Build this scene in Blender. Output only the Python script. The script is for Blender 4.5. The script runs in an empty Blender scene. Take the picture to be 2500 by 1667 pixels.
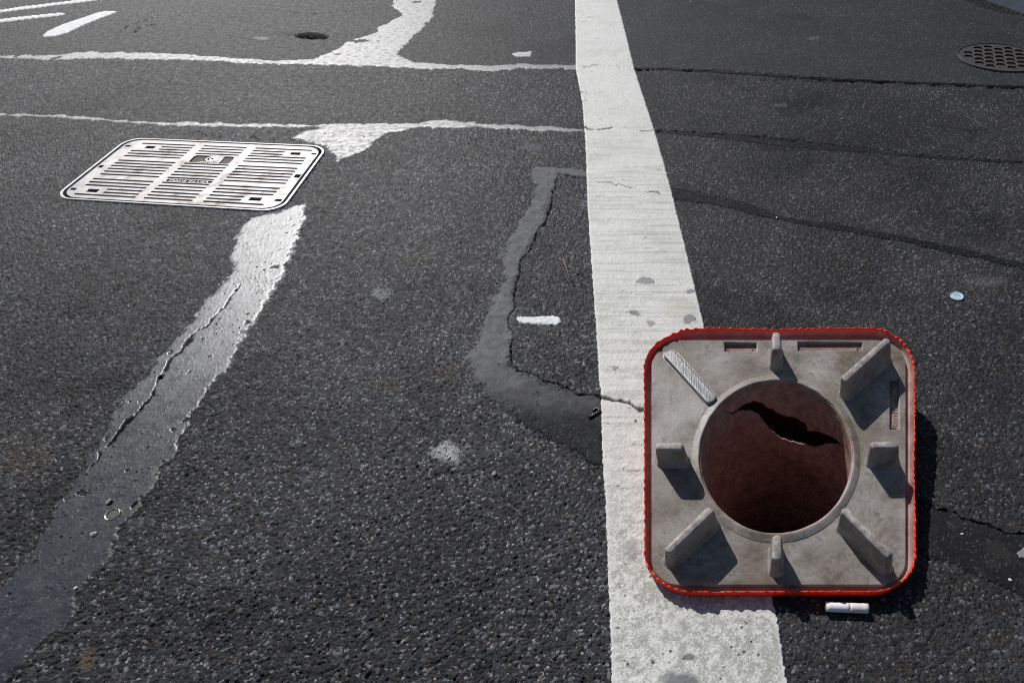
import bpy, bmesh, math, random
import numpy as np
from mathutils import Vector, Matrix

# ------------------------------------------------------------------ camera, sky, sun, exposure
SC = bpy.context.scene
COL = SC.collection
PW, PH = 2500.0, 1667.0                    # measuring frame of the survey
FPX, XPP, YPP, YHOR = 1100.0, 1750.0, 1350.0, -620.0
CAM_H = 0.5103
PITCH = math.atan((YPP - YHOR) / FPX)
cd = bpy.data.cameras.new("camera"); cam = bpy.data.objects.new("camera", cd); COL.objects.link(cam)
cam.location = (0, 0, CAM_H); cam.rotation_euler = (math.pi / 2 - PITCH, 0, 0)
cd.sensor_width = 36.0; cd.lens = 36.0 * FPX / PW
cd.shift_x = (PW / 2 - XPP) / PW; cd.shift_y = (YPP - PH / 2) / PW
cd.clip_start = 0.01; cd.clip_end = 2000.0
SC.camera = cam

SUN_EL, SUN_AZ = math.radians(40.5), math.radians(-34)      # azimuth from +Y, negative = to the left
w = bpy.data.worlds.new("World"); SC.world = w; w.use_nodes = True
nt = w.node_tree
sky = nt.nodes.new("ShaderNodeTexSky"); sky.sky_type = 'NISHITA'; sky.sun_disc = False
sky.sun_elevation = SUN_EL; sky.sun_rotation = SUN_AZ
nt.links.new(sky.outputs[0], nt.nodes["Background"].inputs[0]); nt.nodes["Background"].inputs[1].default_value = 0.055
sd_ = bpy.data.lights.new("sun", 'SUN'); sun = bpy.data.objects.new("sun", sd_); COL.objects.link(sun)
sd_.energy = 4.6; sd_.angle = math.radians(0.5); sd_.color = (1.0, 0.98, 0.955)
SDIR = Vector((math.sin(SUN_AZ) * math.cos(SUN_EL), math.cos(SUN_AZ) * math.cos(SUN_EL), math.sin(SUN_EL)))
sun.rotation_euler = SDIR.to_track_quat('Z', 'Y').to_euler()
sun.location = SDIR * 10
SC.view_settings.view_transform = 'Standard'; SC.view_settings.look = 'None'
SC.view_settings.exposure = -0.15; SC.view_settings.gamma = 1.0
SC.cycles.use_denoising = False
SC.cycles.filter_width = 1.1
SC.cycles.max_bounces = 8

rng = np.random.default_rng(7)
random.seed(7)

# ------------------------------------------------------------------ survey -> ground coordinates
cp, sp_ = math.cos(PITCH), math.sin(PITCH)
def rays(u, v):
    a = (np.asarray(u, float) - XPP) / FPX; b = (np.asarray(v, float) - YPP) / FPX
    return a, cp - sp_ * b, -sp_ - cp * b
def G(u, v):
    a, b, c = rays(u, v); k = -CAM_H / c
    return a * k, b * k
def px(X):
    X = np.asarray(X, float); d = X - np.array([0, 0, CAM_H])
    z = d[..., 1] * cp - d[..., 2] * sp_; y = -d[..., 1] * sp_ - d[..., 2] * cp
    return XPP + FPX * d[..., 0] / z, YPP + FPX * y / z
S = 2500 / 2352
def D(*pts): return [(x * S, y * S) for x, y in pts]
def Z(ox, oy, k, *pts): return [(x / k + ox, y / k + oy) for x, y in pts]

# ------------------------------------------------------------------ noise helpers
def hsh(i, j, s):
    v = np.sin(i * 127.1 + j * 311.7 + s * 74.7) * 43758.5453
    return v - np.floor(v)
def vnoise(x, y, s=0):
    i, j = np.floor(x), np.floor(y); fx, fy = x - i, y - j
    fx = fx * fx * (3 - 2 * fx); fy = fy * fy * (3 - 2 * fy)
    return (hsh(i, j, s) * (1 - fx) + hsh(i + 1, j, s) * fx) * (1 - fy) + (hsh(i, j + 1, s) * (1 - fx) + hsh(i + 1, j + 1, s) * fx) * fy
def fbm(x, y, s=0, o=4):
    r = 0; a = 0.5; n = 0
    for k in range(o):
        r = r + a * vnoise(x * 2 ** k, y * 2 ** k, s + k * 3.3); n += a; a *= 0.55
    return r / n
def sstep(a, b, x):
    t = np.clip((x - a) / (b - a), 0, 1); return t * t * (3 - 2 * t)
def voronoi(x, y, cell, s):
    gx, gy = x / cell, y / cell; ix, iy = np.floor(gx), np.floor(gy)
    f1 = np.full(x.shape, 9.0); f2 = f1.copy(); ci = ix.copy(); cj = iy.copy(); ox = np.zeros_like(x); oy = np.zeros_like(x)
    for dx in (-1, 0, 1):
        for dy in (-1, 0, 1):
            a, b = ix + dx, iy + dy
            qx = gx - (a + 0.5 + 0.84 * (hsh(a, b, s) - 0.5)); qy = gy - (b + 0.5 + 0.84 * (hsh(a, b, s + 1) - 0.5))
            # angular stones: each one has its own stretched, turned metric
            th = hsh(a, b, s + 5) * 3.1416; st = 0.8 + 1.1 * hsh(a, b, s + 6)
            c_, s_ = np.cos(th), np.sin(th)
            e1, e2 = np.abs(qx * c_ + qy * s_) * np.sqrt(st), np.abs(-qx * s_ + qy * c_) / np.sqrt(st)
            d = .62 * np.maximum(e1, e2) + .42 * (e1 + e2)          # chipped, many-sided outlines
            m = d < f1
            f2 = np.where(m, f1, np.minimum(f2, d)); f1 = np.where(m, d, f1)
            ci = np.where(m, a, ci); cj = np.where(m, b, cj); ox = np.where(m, qx, ox); oy = np.where(m, qy, oy)
    return f1, f2, ci, cj, ox, oy

# ------------------------------------------------------------------ object helpers
def tag(o, label=None, cat=None, group=None, kind=None):
    if label: o["label"] = label
    if cat: o["category"] = cat
    if group: o["group"] = group
    if kind: o["kind"] = kind
    return o
def empty(name, loc, mat=None):
    o = bpy.data.objects.new(name, None); COL.objects.link(o); o.empty_display_size = 0.02
    if mat is not None: o.matrix_world = mat
    else: o.location = loc
    return o
def link(name, me, mats=None, parent=None, smooth=True):
    o = bpy.data.objects.new(name, me); COL.objects.link(o)
    if mats is not None:
        for m in (mats if isinstance(mats, (list, tuple)) else [mats]): me.materials.append(m)
    if smooth: me.polygons.foreach_set("use_smooth", np.ones(len(me.polygons), bool))
    if parent: o.parent = parent
    return o
def mesh_np(name, V, F, col=None):
    """V (n,3), F (m,4) quads"""
    me = bpy.data.meshes.new(name)
    V = np.asarray(V, np.float32); F = np.asarray(F, np.int32); k = F.shape[1]
    me.vertices.add(len(V)); me.vertices.foreach_set("co", V.ravel())
    me.loops.add(F.size); me.loops.foreach_set("vertex_index", F.ravel())
    me.polygons.add(len(F)); me.polygons.foreach_set("loop_start", np.arange(0, F.size, k, dtype=np.int32))
    me.update(calc_edges=True); me.validate()
    if col is not None:
        at = me.color_attributes.new("Col", 'FLOAT_COLOR', 'POINT')
        if col.shape[1] == 3: col = np.c_[col, np.ones(len(col))]
        at.data.foreach_set("color", col.astype(np.float32).ravel())
    return me
def mesh_py(name, V, F):
    me = bpy.data.meshes.new(name); me.from_pydata([tuple(v) for v in V], [], F); me.update(); return me
def filled(name, loops, thick, bevel=0.0, z=0.0):
    """flat plate with holes: 2D curve, top face at z"""
    cu = bpy.data.curves.new(name, 'CURVE'); cu.dimensions = '2D'; cu.fill_mode = 'BOTH'
    cu.extrude = max(thick / 2 - bevel, 0.0); cu.bevel_depth = bevel; cu.bevel_resolution = 1
    if bevel: cu.offset = -bevel
    for L in loops:
        sp = cu.splines.new('POLY'); sp.points.add(len(L) - 1); sp.use_cyclic_u = True
        for q, (x, y) in zip(sp.points, L): q.co = (x, y, 0, 1)
    o = bpy.data.objects.new(name, cu); COL.objects.link(o)
    dg = bpy.context.evaluated_depsgraph_get(); dg.update()
    me = bpy.data.meshes.new_from_object(o.evaluated_get(dg))
    bpy.data.objects.remove(o); bpy.data.curves.remove(cu)
    me.transform(Matrix.Translation((0, 0, z - thick / 2))); me.name = name
    me.materials.clear()
    return me
def text_mesh(name, s, size, thick, spacing=1.0):
    cu = bpy.data.curves.new(name, 'FONT'); cu.body = s; cu.size = size; cu.extrude = thick
    cu.align_x = 'CENTER'; cu.align_y = 'CENTER'; cu.space_character = spacing; cu.resolution_u = 3
    o = bpy.data.objects.new(name, cu); COL.objects.link(o)
    dg = bpy.context.evaluated_depsgraph_get(); dg.update()
    me = bpy.data.meshes.new_from_object(o.evaluated_get(dg))
    bpy.data.objects.remove(o); bpy.data.curves.remove(cu); me.materials.clear()
    return me
def rrect(L, R, T, B, rad, n=10):
    """rounded rectangle in survey px, clockwise from top-left; rad = four (rx, ry)"""
    out = []
    for (cx, cy, a0), (rx, ry) in zip(((L, T, 180), (R, T, 270), (R, B, 0), (L, B, 90)), rad):
        ox = cx + (rx if cx == L else -rx); oy = cy + (ry if cy == T else -ry)
        for k in range(n + 1):
            a = math.radians(a0 + 90 * k / n); out.append((ox + rx * math.cos(a), oy + ry * math.sin(a)))
    return out
def resample(pts, n):
    P = np.array(pts, float); P = np.vstack([P, P[:1]]); d = np.r_[0, np.cumsum(np.hypot(*np.diff(P, axis=0).T))]
    t = np.linspace(0, d[-1], n, endpoint=False)
    return np.c_[np.interp(t, d, P[:, 0]), np.interp(t, d, P[:, 1])]
def loft(rings, close_start=False, close_end=False):
    """rings: list of (n,3) arrays -> verts, faces"""
    n = len(rings[0]); V = np.vstack(rings); F = []
    for r in range(len(rings) - 1):
        for k in range(n):
            k2 = (k + 1) % n; F.append((r * n + k, r * n + k2, (r + 1) * n + k2, (r + 1) * n + k))
    if close_start: F.append(tuple(range(n))[::-1])
    if close_end: F.append(tuple((len(rings) - 1) * n + k for k in range(n)))
    return V, F

# ------------------------------------------------------------------ materials
def mat(name):
    m = bpy.data.materials.new(name); m.use_nodes = True
    return m, m.node_tree, m.node_tree.nodes["Principled BSDF"]
def node(nt, t, **k):
    n = nt.nodes.new(t)
    for a, b in k.items(): setattr(n, a, b)
    return n
def noise(nt, scale, detail=4, rough=0.6, vec=None):
    n = node(nt, "ShaderNodeTexNoise"); n.inputs["Scale"].default_value = scale
    n.inputs["Detail"].default_value = detail; n.inputs["Roughness"].default_value = rough
    if vec is None:
        tc = node(nt, "ShaderNodeTexCoord"); vec = tc.outputs["Object"]
    nt.links.new(vec, n.inputs["Vector"]); return n
def ramp(nt, src, stops):
    r = node(nt, "ShaderNodeValToRGB"); e = r.color_ramp.elements
    while len(e) < len(stops): e.new(0.5)
    for q, (p, c) in zip(e, stops): q.position = p; q.color = (*c, 1) if len(c) == 3 else c
    nt.links.new(src, r.inputs[0]); return r
def bump(nt, b, h, strength, dist):
    n = node(nt, "ShaderNodeBump"); n.inputs["Strength"].default_value = strength; n.inputs["Distance"].default_value = dist
    nt.links.new(h, n.inputs["Height"]); nt.links.new(n.outputs[0], b.inputs["Normal"]); return n
def mix(nt, a, bb, fac, blend='MIX'):
    m = node(nt, "ShaderNodeMix", data_type='RGBA', blend_type=blend)
    for i, q in ((6, a), (7, bb)):
        if hasattr(q, "links"): nt.links.new(q, m.inputs[i])
        else: m.inputs[i].default_value = (*q, 1)
    if hasattr(fac, "links"): nt.links.new(fac, m.inputs[0])
    else: m.inputs[0].default_value = fac
    return m.outputs[2]
def mrange(nt, src, a, b, c, d):
    n = node(nt, "ShaderNodeMapRange"); nt.links.new(src, n.inputs[0])
    for i, q in enumerate((a, b, c, d)): n.inputs[i + 1].default_value = q
    return n.outputs[0]

def surf_attr(name, r0, r1, ior, bstr, bscale, bdist, spec=.5):
    m, t, b = mat(name)
    at = node(t, "ShaderNodeAttribute", attribute_name="Col"); t.links.new(at.outputs["Color"], b.inputs["Base Color"])
    n1 = noise(t, 60, 3); rg = mrange(t, n1.outputs[0], .3, .7, r0, r1)
    mm = node(t, "ShaderNodeMix"); mm.inputs[2].default_value = .85; t.links.new(at.outputs["Alpha"], mm.inputs[0]); t.links.new(rg, mm.inputs[3]); t.links.new(mm.outputs[0], b.inputs["Roughness"])
    t.links.new(mrange(t, at.outputs["Alpha"], 0, 1, .03, spec), b.inputs["Specular IOR Level"])
    n2 = noise(t, bscale, 3, .7); bump(t, b, n2.outputs[0], bstr, bdist)
    b.inputs["IOR"].default_value = ior
    return m
M_ASPH = surf_attr("asphalt", .48, .70, 1.42, .6, 900, .0010, .08)
M_TAR = surf_attr("crack_sealant", .32, .46, 1.7, .22, 600, .0006, .34)
M_TARF = surf_attr("pale_sealant", .40, .72, 1.75, .3, 500, .0006)
M_TARD = surf_attr("dull_sealant", .65, .8, 1.4, .5, 500, .0008, .12)
M_TARM = surf_attr("matte_sealant", .60, .78, 1.5, .5, 600, .0008, .07)
M_PAINT = surf_attr("road_paint", .55, .75, 1.45, .35, 700, .0007)
M_GUM = surf_attr("old_gum", .5, .6, 1.5, .3, 500, .0006)

def plastic_grey():
    m, t, b = mat("dirty_grey_plastic")
    n1 = noise(t, 22, 5, .65); c = ramp(t, n1.outputs[0], [(.33, (.15, .126, .10)), (.50, (.31, .284, .258)), (.70, (.44, .42, .40))])
    nb = noise(t, 7, 3, .55); cb_ = ramp(t, nb.outputs[0], [(.38, (.55, .50, .44)), (.60, (1, 1, 1))])
    n2 = noise(t, 45, 6, .75); d = ramp(t, n2.outputs[0], [(.53, (0, 0, 0)), (.64, (.6, .6, .6)), (.74, (1, 1, 1))])
    c2 = mix(t, mix(t, c.outputs[0], cb_.outputs[0], 1.0, 'MULTIPLY'), (.085, .072, .058), d.outputs[0])
    n4 = noise(t, 330, 3, .6); d4 = ramp(t, n4.outputs[0], [(.655, (0, 0, 0)), (.70, (.9, .9, .9))])
    c3 = mix(t, c2, (.055, .05, .045), d4.outputs[0])
    tc = node(t, "ShaderNodeTexCoord"); cc = c3
    for ang, thr, colr in ((.6, .70, (.47, .46, .45)), (-.9, .715, (.12, .10, .085)), (1.5, .72, (.46, .45, .44))):
        mp = node(t, "ShaderNodeMapping"); mp.inputs["Rotation"].default_value[2] = ang; mp.inputs["Scale"].default_value = (14, 620, 14); t.links.new(tc.outputs["Object"], mp.inputs[0])
        ns = noise(t, 1.0, 2, .5, mp.outputs[0]); rs = ramp(t, ns.outputs[0], [(thr, (0, 0, 0)), (thr + .04, (.7, .7, .7))]); cc = mix(t, cc, colr, rs.outputs[0])
    t.links.new(cc, b.inputs["Base Color"]); b.inputs["Roughness"].default_value = .55
    n3 = noise(t, 260, 5, .7); bump(t, b, n3.outputs[0], .35, .0008)
    return m
M_GREY = plastic_grey()
def foot_mat():
    m, t, b = mat("worn_grey_plastic")
    tc = node(t, "ShaderNodeTexCoord"); g = node(t, "ShaderNodeSeparateXYZ"); t.links.new(tc.outputs["Object"], g.inputs[0])
    n1 = noise(t, 35, 4, .6); c = ramp(t, n1.outputs[0], [(.3, (.15, .135, .115)), (.52, (.27, .25, .225)), (.75, (.33, .31, .295))])
    n2 = noise(t, 110, 5, .75)
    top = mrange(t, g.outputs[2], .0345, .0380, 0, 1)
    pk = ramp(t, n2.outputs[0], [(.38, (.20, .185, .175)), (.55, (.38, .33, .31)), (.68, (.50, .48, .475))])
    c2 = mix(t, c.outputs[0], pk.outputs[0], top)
    t.links.new(c2, b.inputs["Base Color"]); b.inputs["Roughness"].default_value = .6
    bump(t, b, n2.outputs[0], .35, .0006); return m
M_FOOT = foot_mat()
def stub_mat():
    m, t, b = mat("sheared_plastic")
    tc = node(t, "ShaderNodeTexCoord"); mp = node(t, "ShaderNodeMapping"); mp.inputs["Rotation"].default_value[2] = math.radians(47)
    mp.inputs["Scale"].default_value = (600, 40, 40); t.links.new(tc.outputs["Object"], mp.inputs[0])
    n = noise(t, 1.0, 4, .6, mp.outputs[0])
    c = ramp(t, n.outputs[0], [(.3, (.17, .162, .158)), (.7, (.36, .352, .352))])
    t.links.new(c.outputs[0], b.inputs["Base Color"]); b.inputs["Roughness"].default_value = .38
    bump(t, b, n.outputs[0], .5, .002); return m
M_STUB = stub_mat()
def red(name, a, bb, rough, thin=True):
    m, t, b = mat(name)
    n = noise(t, 60, 5, .7); c = ramp(t, n.outputs[0], [(.35, a), (.7, bb)])
    nd = noise(t, 95, 6, .8); rd = ramp(t, nd.outputs[0], [(.57, (0, 0, 0)), (.68, (.8, .8, .8))])
    t.links.new(mix(t, c.outputs[0], tuple(q * .22 + .02 for q in a), rd.outputs[0]), b.inputs["Base Color"]); t.links.new(mrange(t, nd.outputs[0], .4, .7, rough - .08, rough + .3), b.inputs["Roughness"])
    n2 = noise(t, 300, 3); bump(t, b, n2.outputs[0], .2, .0006)
    if thin:
        tr = node(t, "ShaderNodeBsdfTranslucent"); tr.inputs[0].default_value = (1.0, .05, .012, 1)
        mx = node(t, "ShaderNodeMixShader"); mx.inputs[0].default_value = .36
        t.links.new(b.outputs[0], mx.inputs[1]); t.links.new(tr.outputs[0], mx.inputs[2])
        t.links.new(mx.outputs[0], t.nodes["Material Output"].inputs[0])
    return m
M_RED = red("red_vinyl", (.88, .045, .011), (.95, .075, .018), .40)
M_PINK = red("dirty_pink_vinyl", (.20, .13, .11), (.46, .33, .30), .6, False)
def glow_pink():
    m, t, b = mat("dirty_pink_vinyl_wall"); n = noise(t, 50, 5, .7); c = ramp(t, n.outputs[0], [(.35, (.28, .15, .125)), (.7, (.50, .34, .31))])
    t.links.new(c.outputs[0], b.inputs["Base Color"]); b.inputs["Roughness"].default_value = .6
    tr = node(t, "ShaderNodeBsdfTranslucent"); tr.inputs[0].default_value = (.85, .05, .03, 1); mx = node(t, "ShaderNodeMixShader"); mx.inputs[0].default_value = .20
    t.links.new(b.outputs[0], mx.inputs[1]); t.links.new(tr.outputs[0], mx.inputs[2]); t.links.new(mx.outputs[0], t.nodes["Material Output"].inputs[0]); return m
M_PINKW = glow_pink()
M_INNER = red("stained_inner_vinyl", (.25, .125, .10), (.46, .29, .25), .42, False)
M_DARK = red("grimy_vinyl", (.02, .012, .01), (.05, .03, .025), .8, False)
def simple(name, c0, c1, rough, metal=0.0, scale=80, bs=.3, bd=.0005, spec=None):
    m, t, b = mat(name); n = noise(t, scale, 5, .65); c = ramp(t, n.outputs[0], [(.3, c0), (.7, c1)])
    t.links.new(c.outputs[0], b.inputs["Base Color"]); b.inputs["Roughness"].default_value = rough; b.inputs["Metallic"].default_value = metal
    n2 = noise(t, scale * 6, 4); bump(t, b, n2.outputs[0], bs, bd); return m
M_SOIL = simple("dark_soil", (.008, .007, .006), (.02, .017, .014), .95)
def rusty_steel(name, c0, c1, rough, metal):
    m, t, b = mat(name); n = noise(t, 28, 5, .65); c = ramp(t, n.outputs[0], [(.3, c0), (.7, c1)])
    n2 = noise(t, 16, 6, .72); r = ramp(t, n2.outputs[0], [(.52, (0, 0, 0)), (.70, (.75, .75, .75))])
    t.links.new(mix(t, c.outputs[0], (.13, .085, .062), r.outputs[0]), b.inputs["Base Color"]); b.inputs["Metallic"].default_value = metal
    t.links.new(mrange(t, n2.outputs[0], .4, .7, rough, rough + .22), b.inputs["Roughness"])
    n3 = noise(t, 220, 4); bump(t, b, n3.outputs[0], .35, .0005); return m
M_STEEL = rusty_steel("worn_pale_steel", (.21, .20, .198), (.38, .372, .372), .48, .5)
M_STEEL2 = simple("bright_worn_steel", (.30, .295, .295), (.50, .49, .49), .45, .55, 60, .3, .0004)
M_DIRT = simple("packed_road_dirt", (.075, .065, .05), (.19, .165, .135), .9, 0, 120, .5, .001)
M_IRON = simple("dark_cast_iron", (.014, .011, .009), (.045, .040, .036), .62, .0, 90, .4, .0005)
M_RUST = simple("rusty_recess", (.018, .010, .008), (.045, .022, .016), .9, 0, 120)
M_KERB = simple("blue_grey_concrete", (.16, .18, .235), (.23, .25, .31), .75, 0, 12)
M_PAPER = simple("white_paper", (.74, .74, .78), (.84, .84, .86), .7, 0, 200, .1, .0002)
M_PAPERT = simple("stained_filter_paper", (.60, .56, .50), (.80, .79, .78), .7, 0, 140, .1, .0002)
M_FOAM = simple("tobacco_end", (.42, .34, .16), (.62, .52, .30), .9)
M_BLACK = simple("black_plastic", (.012, .012, .014), (.022, .022, .026), .42)
M_BLUE = simple("pale_blue_plastic", (.36, .56, .64), (.52, .70, .77), .45, 0, 180)
M_CAP = simple("tarnished_tin", (.42, .40, .36), (.72, .70, .66), .35, .8)
M_STONE = simple("pale_pebble", (.50, .48, .44), (.80, .78, .74), .7, 0, 300)
M_STONE2 = simple("grey_pebble", (.24, .22, .19), (.38, .35, .31), .75, 0, 300)
M_TWIG = simple("dry_stalk", (.16, .09, .06), (.30, .19, .13), .8, 0, 200)

# ------------------------------------------------------------------ road surface
STEP = 1.9
def margins(a, b, lo, hi, g):
    core = np.arange(a, b, STEP); L = []; R_ = []
    d, q = STEP, core[0]
    while q > lo: d = min(d * 1.06, g); q -= d; L.append(q)
    d, q = STEP, core[-1]
    while q < hi: d = min(d * 1.06, g); q += d; R_.append(q)
    return np.r_[L[::-1], core, R_]
US = margins(-60, 2560, -2600, 5200, 22.0); VS = margins(-40, 1710, -395, 2560, 12.0)
UU, VV = np.meshgrid(US, VS)                       # rows: far -> near
GX, GY = G(UU, VV)
NR, NC = UU.shape
seam1 = np.interp(US, [-300, 0, 560, 1404, 2000, 2800], [146, 143, 150, 168, 196, 222])[None, :]
seam2 = np.interp(US, [-300, 0, 460, 1430, 1950, 2800], [283, 287, 308, 316, 348, 415])[None, :]
LINE_L = np.interp(VS, [-70, 0, 170, 505, 808, 1116, 1667, 1800], [1402, 1404, 1406, 1435, 1456, 1471, 1495, 1502])[:, None]
right = sstep(0, 60, UU - LINE_L - 90)
far = sstep(8, -8, VV - seam1); midb = sstep(8, -8, VV - seam2) * (1 - far)
amp = 1.0 * (1 - far - midb) + .50 * far + .62 * midb
amp = amp * (1 - .22 * right) * (.75 + .5 * fbm(GX * 5, GY * 5, 31))
smooth_l = sstep(.5, .75, fbm(GX * 9 + 3, GY * 9, 77)) * .0
f1, f2, ci, cj, ox, oy = voronoi(GX, GY, .0052, 3.0)
r1, r2, r3, tx, ty = hsh(ci, cj, 11), hsh(ci, cj, 12), hsh(ci, cj, 13), hsh(ci, cj, 14) - .5, hsh(ci, cj, 15) - .5
pl = np.clip((f2 - f1 - .03) / .17, 0, 1); pres = r1 < .58
hl = (.40 + .75 * r2) * pl + 2.1 * (tx * ox + ty * oy) * pl
g1, g2, di, dj, qx, qy = voronoi(GX + 5, GY + 3, .0026, 21.0)
s1, s2, s3, ux, uy = hsh(di, dj, 31), hsh(di, dj, 32), hsh(di, dj, 33), hsh(di, dj, 34) - .5, hsh(di, dj, 35) - .5
ps = np.clip((g2 - g1 - .02) / .2, 0, 1); hs = (.08 + .55 * s2) * ps + 1.0 * (ux * qx + uy * qy) * ps
big = pres & (hl > hs * .85)
H = np.where(big, hl, hs)
MEANH = .0013 * .62
H = .0019 * amp * H + .0012 * (fbm(GX * 14, GY * 14, 5) - .5) + .002 * (fbm(GX * 3, GY * 3, 9) - .5)
und = .002 * (fbm(GX * 3, GY * 3, 9) - .5)
# stone colours: bitumen-coated, bare grey, a few pale or brown chips
tone = np.where(big, r3 * .965, s3) - .05 * right
prof = np.where(big, pl, ps)
val = .022 + .018 * np.where(big, hsh(ci, cj, 16), hsh(di, dj, 36))
val = np.where(tone > .55, .028 + .045 * np.where(big, hsh(ci, cj, 17), hsh(di, dj, 37)), val)
val = np.where(tone > .87, np.where(big, .07, .12) + .11 * np.where(big, hsh(ci, cj, 18), hsh(di, dj, 38)), val)
val = np.where(tone > .975, .32, val)
val = val * (1 - .08 * right)
hue = np.where(big, hsh(ci, cj, 19), hsh(di, dj, 39))
cr = np.where(hue > .94, 1.2, .97); cg = np.where(hue > .9, 1.0, 1.0); cb = np.where(hue > .94, .80, 1.09)
warm = np.clip(.25 + .75 * right + .5 * (fbm(GX * 4, GY * 4, 91) - .5) - .4 * far, 0, 1)
gap = np.stack([.022 + .040 * warm, .021 + .028 * warm, .021 + .017 * warm], -1)
st = np.stack([val * cr, val * cg, val * cb], -1)
kk = sstep(.15, .6, prof)[..., None]
CC = gap * (1 - kk) + st * kk
wear = (.30 + .75 * fbm(GX * 2.2, GY * 2.2, 41) + .65 * fbm(GX * 8, GY * 8, 43))[..., None]
oil = sstep(.62, .80, fbm(GX * 5 + 7, GY * 5, 47))[..., None]; wear = wear * (1 - .38 * oil)
CC = CC * wear
CC = CC * (1 - .22 * midb[..., None])
sm = far[..., None] * .55
CC = CC * (1 - sm) + sm * .034 * np.array([1, 1, 1.03])

def blob(cx, cy, rx, ry, ang=0, jag=.35, s=1):
    x, y = UU - cx, VV - cy; c, s_ = math.cos(ang), math.sin(ang)
    d = np.hypot((x * c + y * s_) / rx, (-x * s_ + y * c) / ry)
    return sstep(1.15, .55, d + jag * 2 * (fbm(UU / rx * 1.3 + s * 9, VV / ry * 1.3, s) - .5))
def tint(m, c):
    global CC
    CC = CC * (1 - m[..., None]) + m[..., None] * np.array(c)
raised = sstep(.35, .9, prof)
tint(blob(1092, 1107, 42, 27, .4, .5, 3) * raised * .75, (.50, .50, .50))        # scraped paint crumbs
tint(blob(1140, 1095, 18, 12, 0, .4, 4) * .5, (.16, .16, .17))
tint(blob(1320, 431, 14, 7, 0, .5, 5) * .8, (.45, .45, .46))
tint(blob(1300, 361, 34, 10, 0, .4, 6) * .5, (.12, .125, .14))
tint(blob(935, 716, 30, 14, 0, .5, 7) * raised * .7, (.25, .27, .26))
tint(blob(1090, 905, 40, 28, .3, .5, 8) * (1 - raised) * .8, (.13, .085, .035))  # rusty dust in the gaps
tint(blob(950, 950, 60, 30, .3, .5, 9) * (1 - raised) * .6, (.11, .08, .04))
tint(blob(60, 1110, 110, 60, -.4, .6, 10) * (1 - raised) * .6, (.12, .08, .03))
tint(blob(1010, 622, 70, 18, 0, .6, 11) * (1 - raised) * .6, (.10, .08, .05))
tint(blob(215, 1610, 22, 34, .5, .3, 12) * .8, (.10, .075, .05))
tint(blob(640, 95, 22, 4, 0, .4, 13) * .7, (.3, .3, .31))
for a_, b_, c_, d_ in ((640, 172, 24, 3), (680, 206, 20, 4), (620, 238, 55, 4), (1905, 257, 22, 5), (1270, 133, 26, 6), (1990, 95, 22, 5), (1430, 500, 20, 8), (2400, 690, 60, 16)):
    tint(blob(a_, b_, c_, d_, 0, .6, a_) * raised * .40, (.16, .16, .17))
hole_d = blob(765, 89, 42, 8, .05, .35, 14)
H -= .018 * hole_d; tint(hole_d, (.003, .003, .003))
tint(blob(730, 86, 70, 9, .1, .5, 15) * .85, (.008, .008, .008))
tint(blob(1945, 42, 50, 8, .12, .6, 16) * .65, (.022, .022, .024))
tint(blob(2420, 535, 30, 10, .2, .5, 17) * .5, (.02, .02, .018))

def poly_sd(P, sl):
    """signed distance (metres, + inside) to a survey polygon on a grid window"""
    P = np.array(P, float); x, y = UU[sl], VV[sl]; gx, gy = GX[sl], GY[sl]
    inside = np.zeros(x.shape, bool); dist = np.full(x.shape, 9.0)
    qx_, qy_ = G(P[:, 0], P[:, 1]); n = len(P)
    for i in range(n):
        j = (i + 1) % n
        (x1, y1), (x2, y2) = P[i], P[j]
        if y1 != y2:
            c = ((y1 > y) != (y2 > y)) & (x < (x2 - x1) * (y - y1) / (y2 - y1) + x1); inside ^= c
        ax, ay, bx, by = qx_[i], qy_[i], qx_[j], qy_[j]; l2 = (bx - ax) ** 2 + (by - ay) ** 2 + 1e-12
        t = np.clip(((gx - ax) * (bx - ax) + (gy - ay) * (by - ay)) / l2, 0, 1)
        dist = np.minimum(dist, np.hypot(gx - ax - t * (bx - ax), gy - ay - t * (by - ay)))
    return np.where(inside, dist, -dist)
def window(P, pad=14):
    P = np.array(P, float)
    i0 = max(0, np.searchsorted(VS, P[:, 1].min() - pad) - 1); i1 = min(NR, np.searchsorted(VS, P[:, 1].max() + pad) + 2)
    j0 = max(0, np.searchsorted(US, P[:, 0].min() - pad) - 1); j1 = min(NC, np.searchsorted(US, P[:, 0].max() + pad) + 2)
    return (slice(i0, i1), slice(j0, j1))
def line_dist(P, pad=30):
    """distance in survey px to a jagged polyline, on the whole grid"""
    out = np.full(UU.shape, 99.0); sl = window(P, pad); x, y = UU[sl], VV[sl]; d = np.full(x.shape, 99.0)
    x = x + 9 * (fbm(x / 22, y / 22, 51) - .5) * 2 + 3 * (vnoise(x / 5, y / 5, 52) - .5); y = y + 9 * (fbm(x / 22, y / 22, 53) - .5) * 2
    for (x1, y1), (x2, y2) in zip(P[:-1], P[1:]):
        l2 = (x2 - x1) ** 2 + (y2 - y1) ** 2 + 1e-9; t = np.clip(((x - x1) * (x2 - x1) + (y - y1) * (y2 - y1)) / l2, 0, 1)
        d = np.minimum(d, np.hypot(x - x1 - t * (x2 - x1), y - y1 - t * (y2 - y1)))
    out[sl] = d; return out

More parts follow.
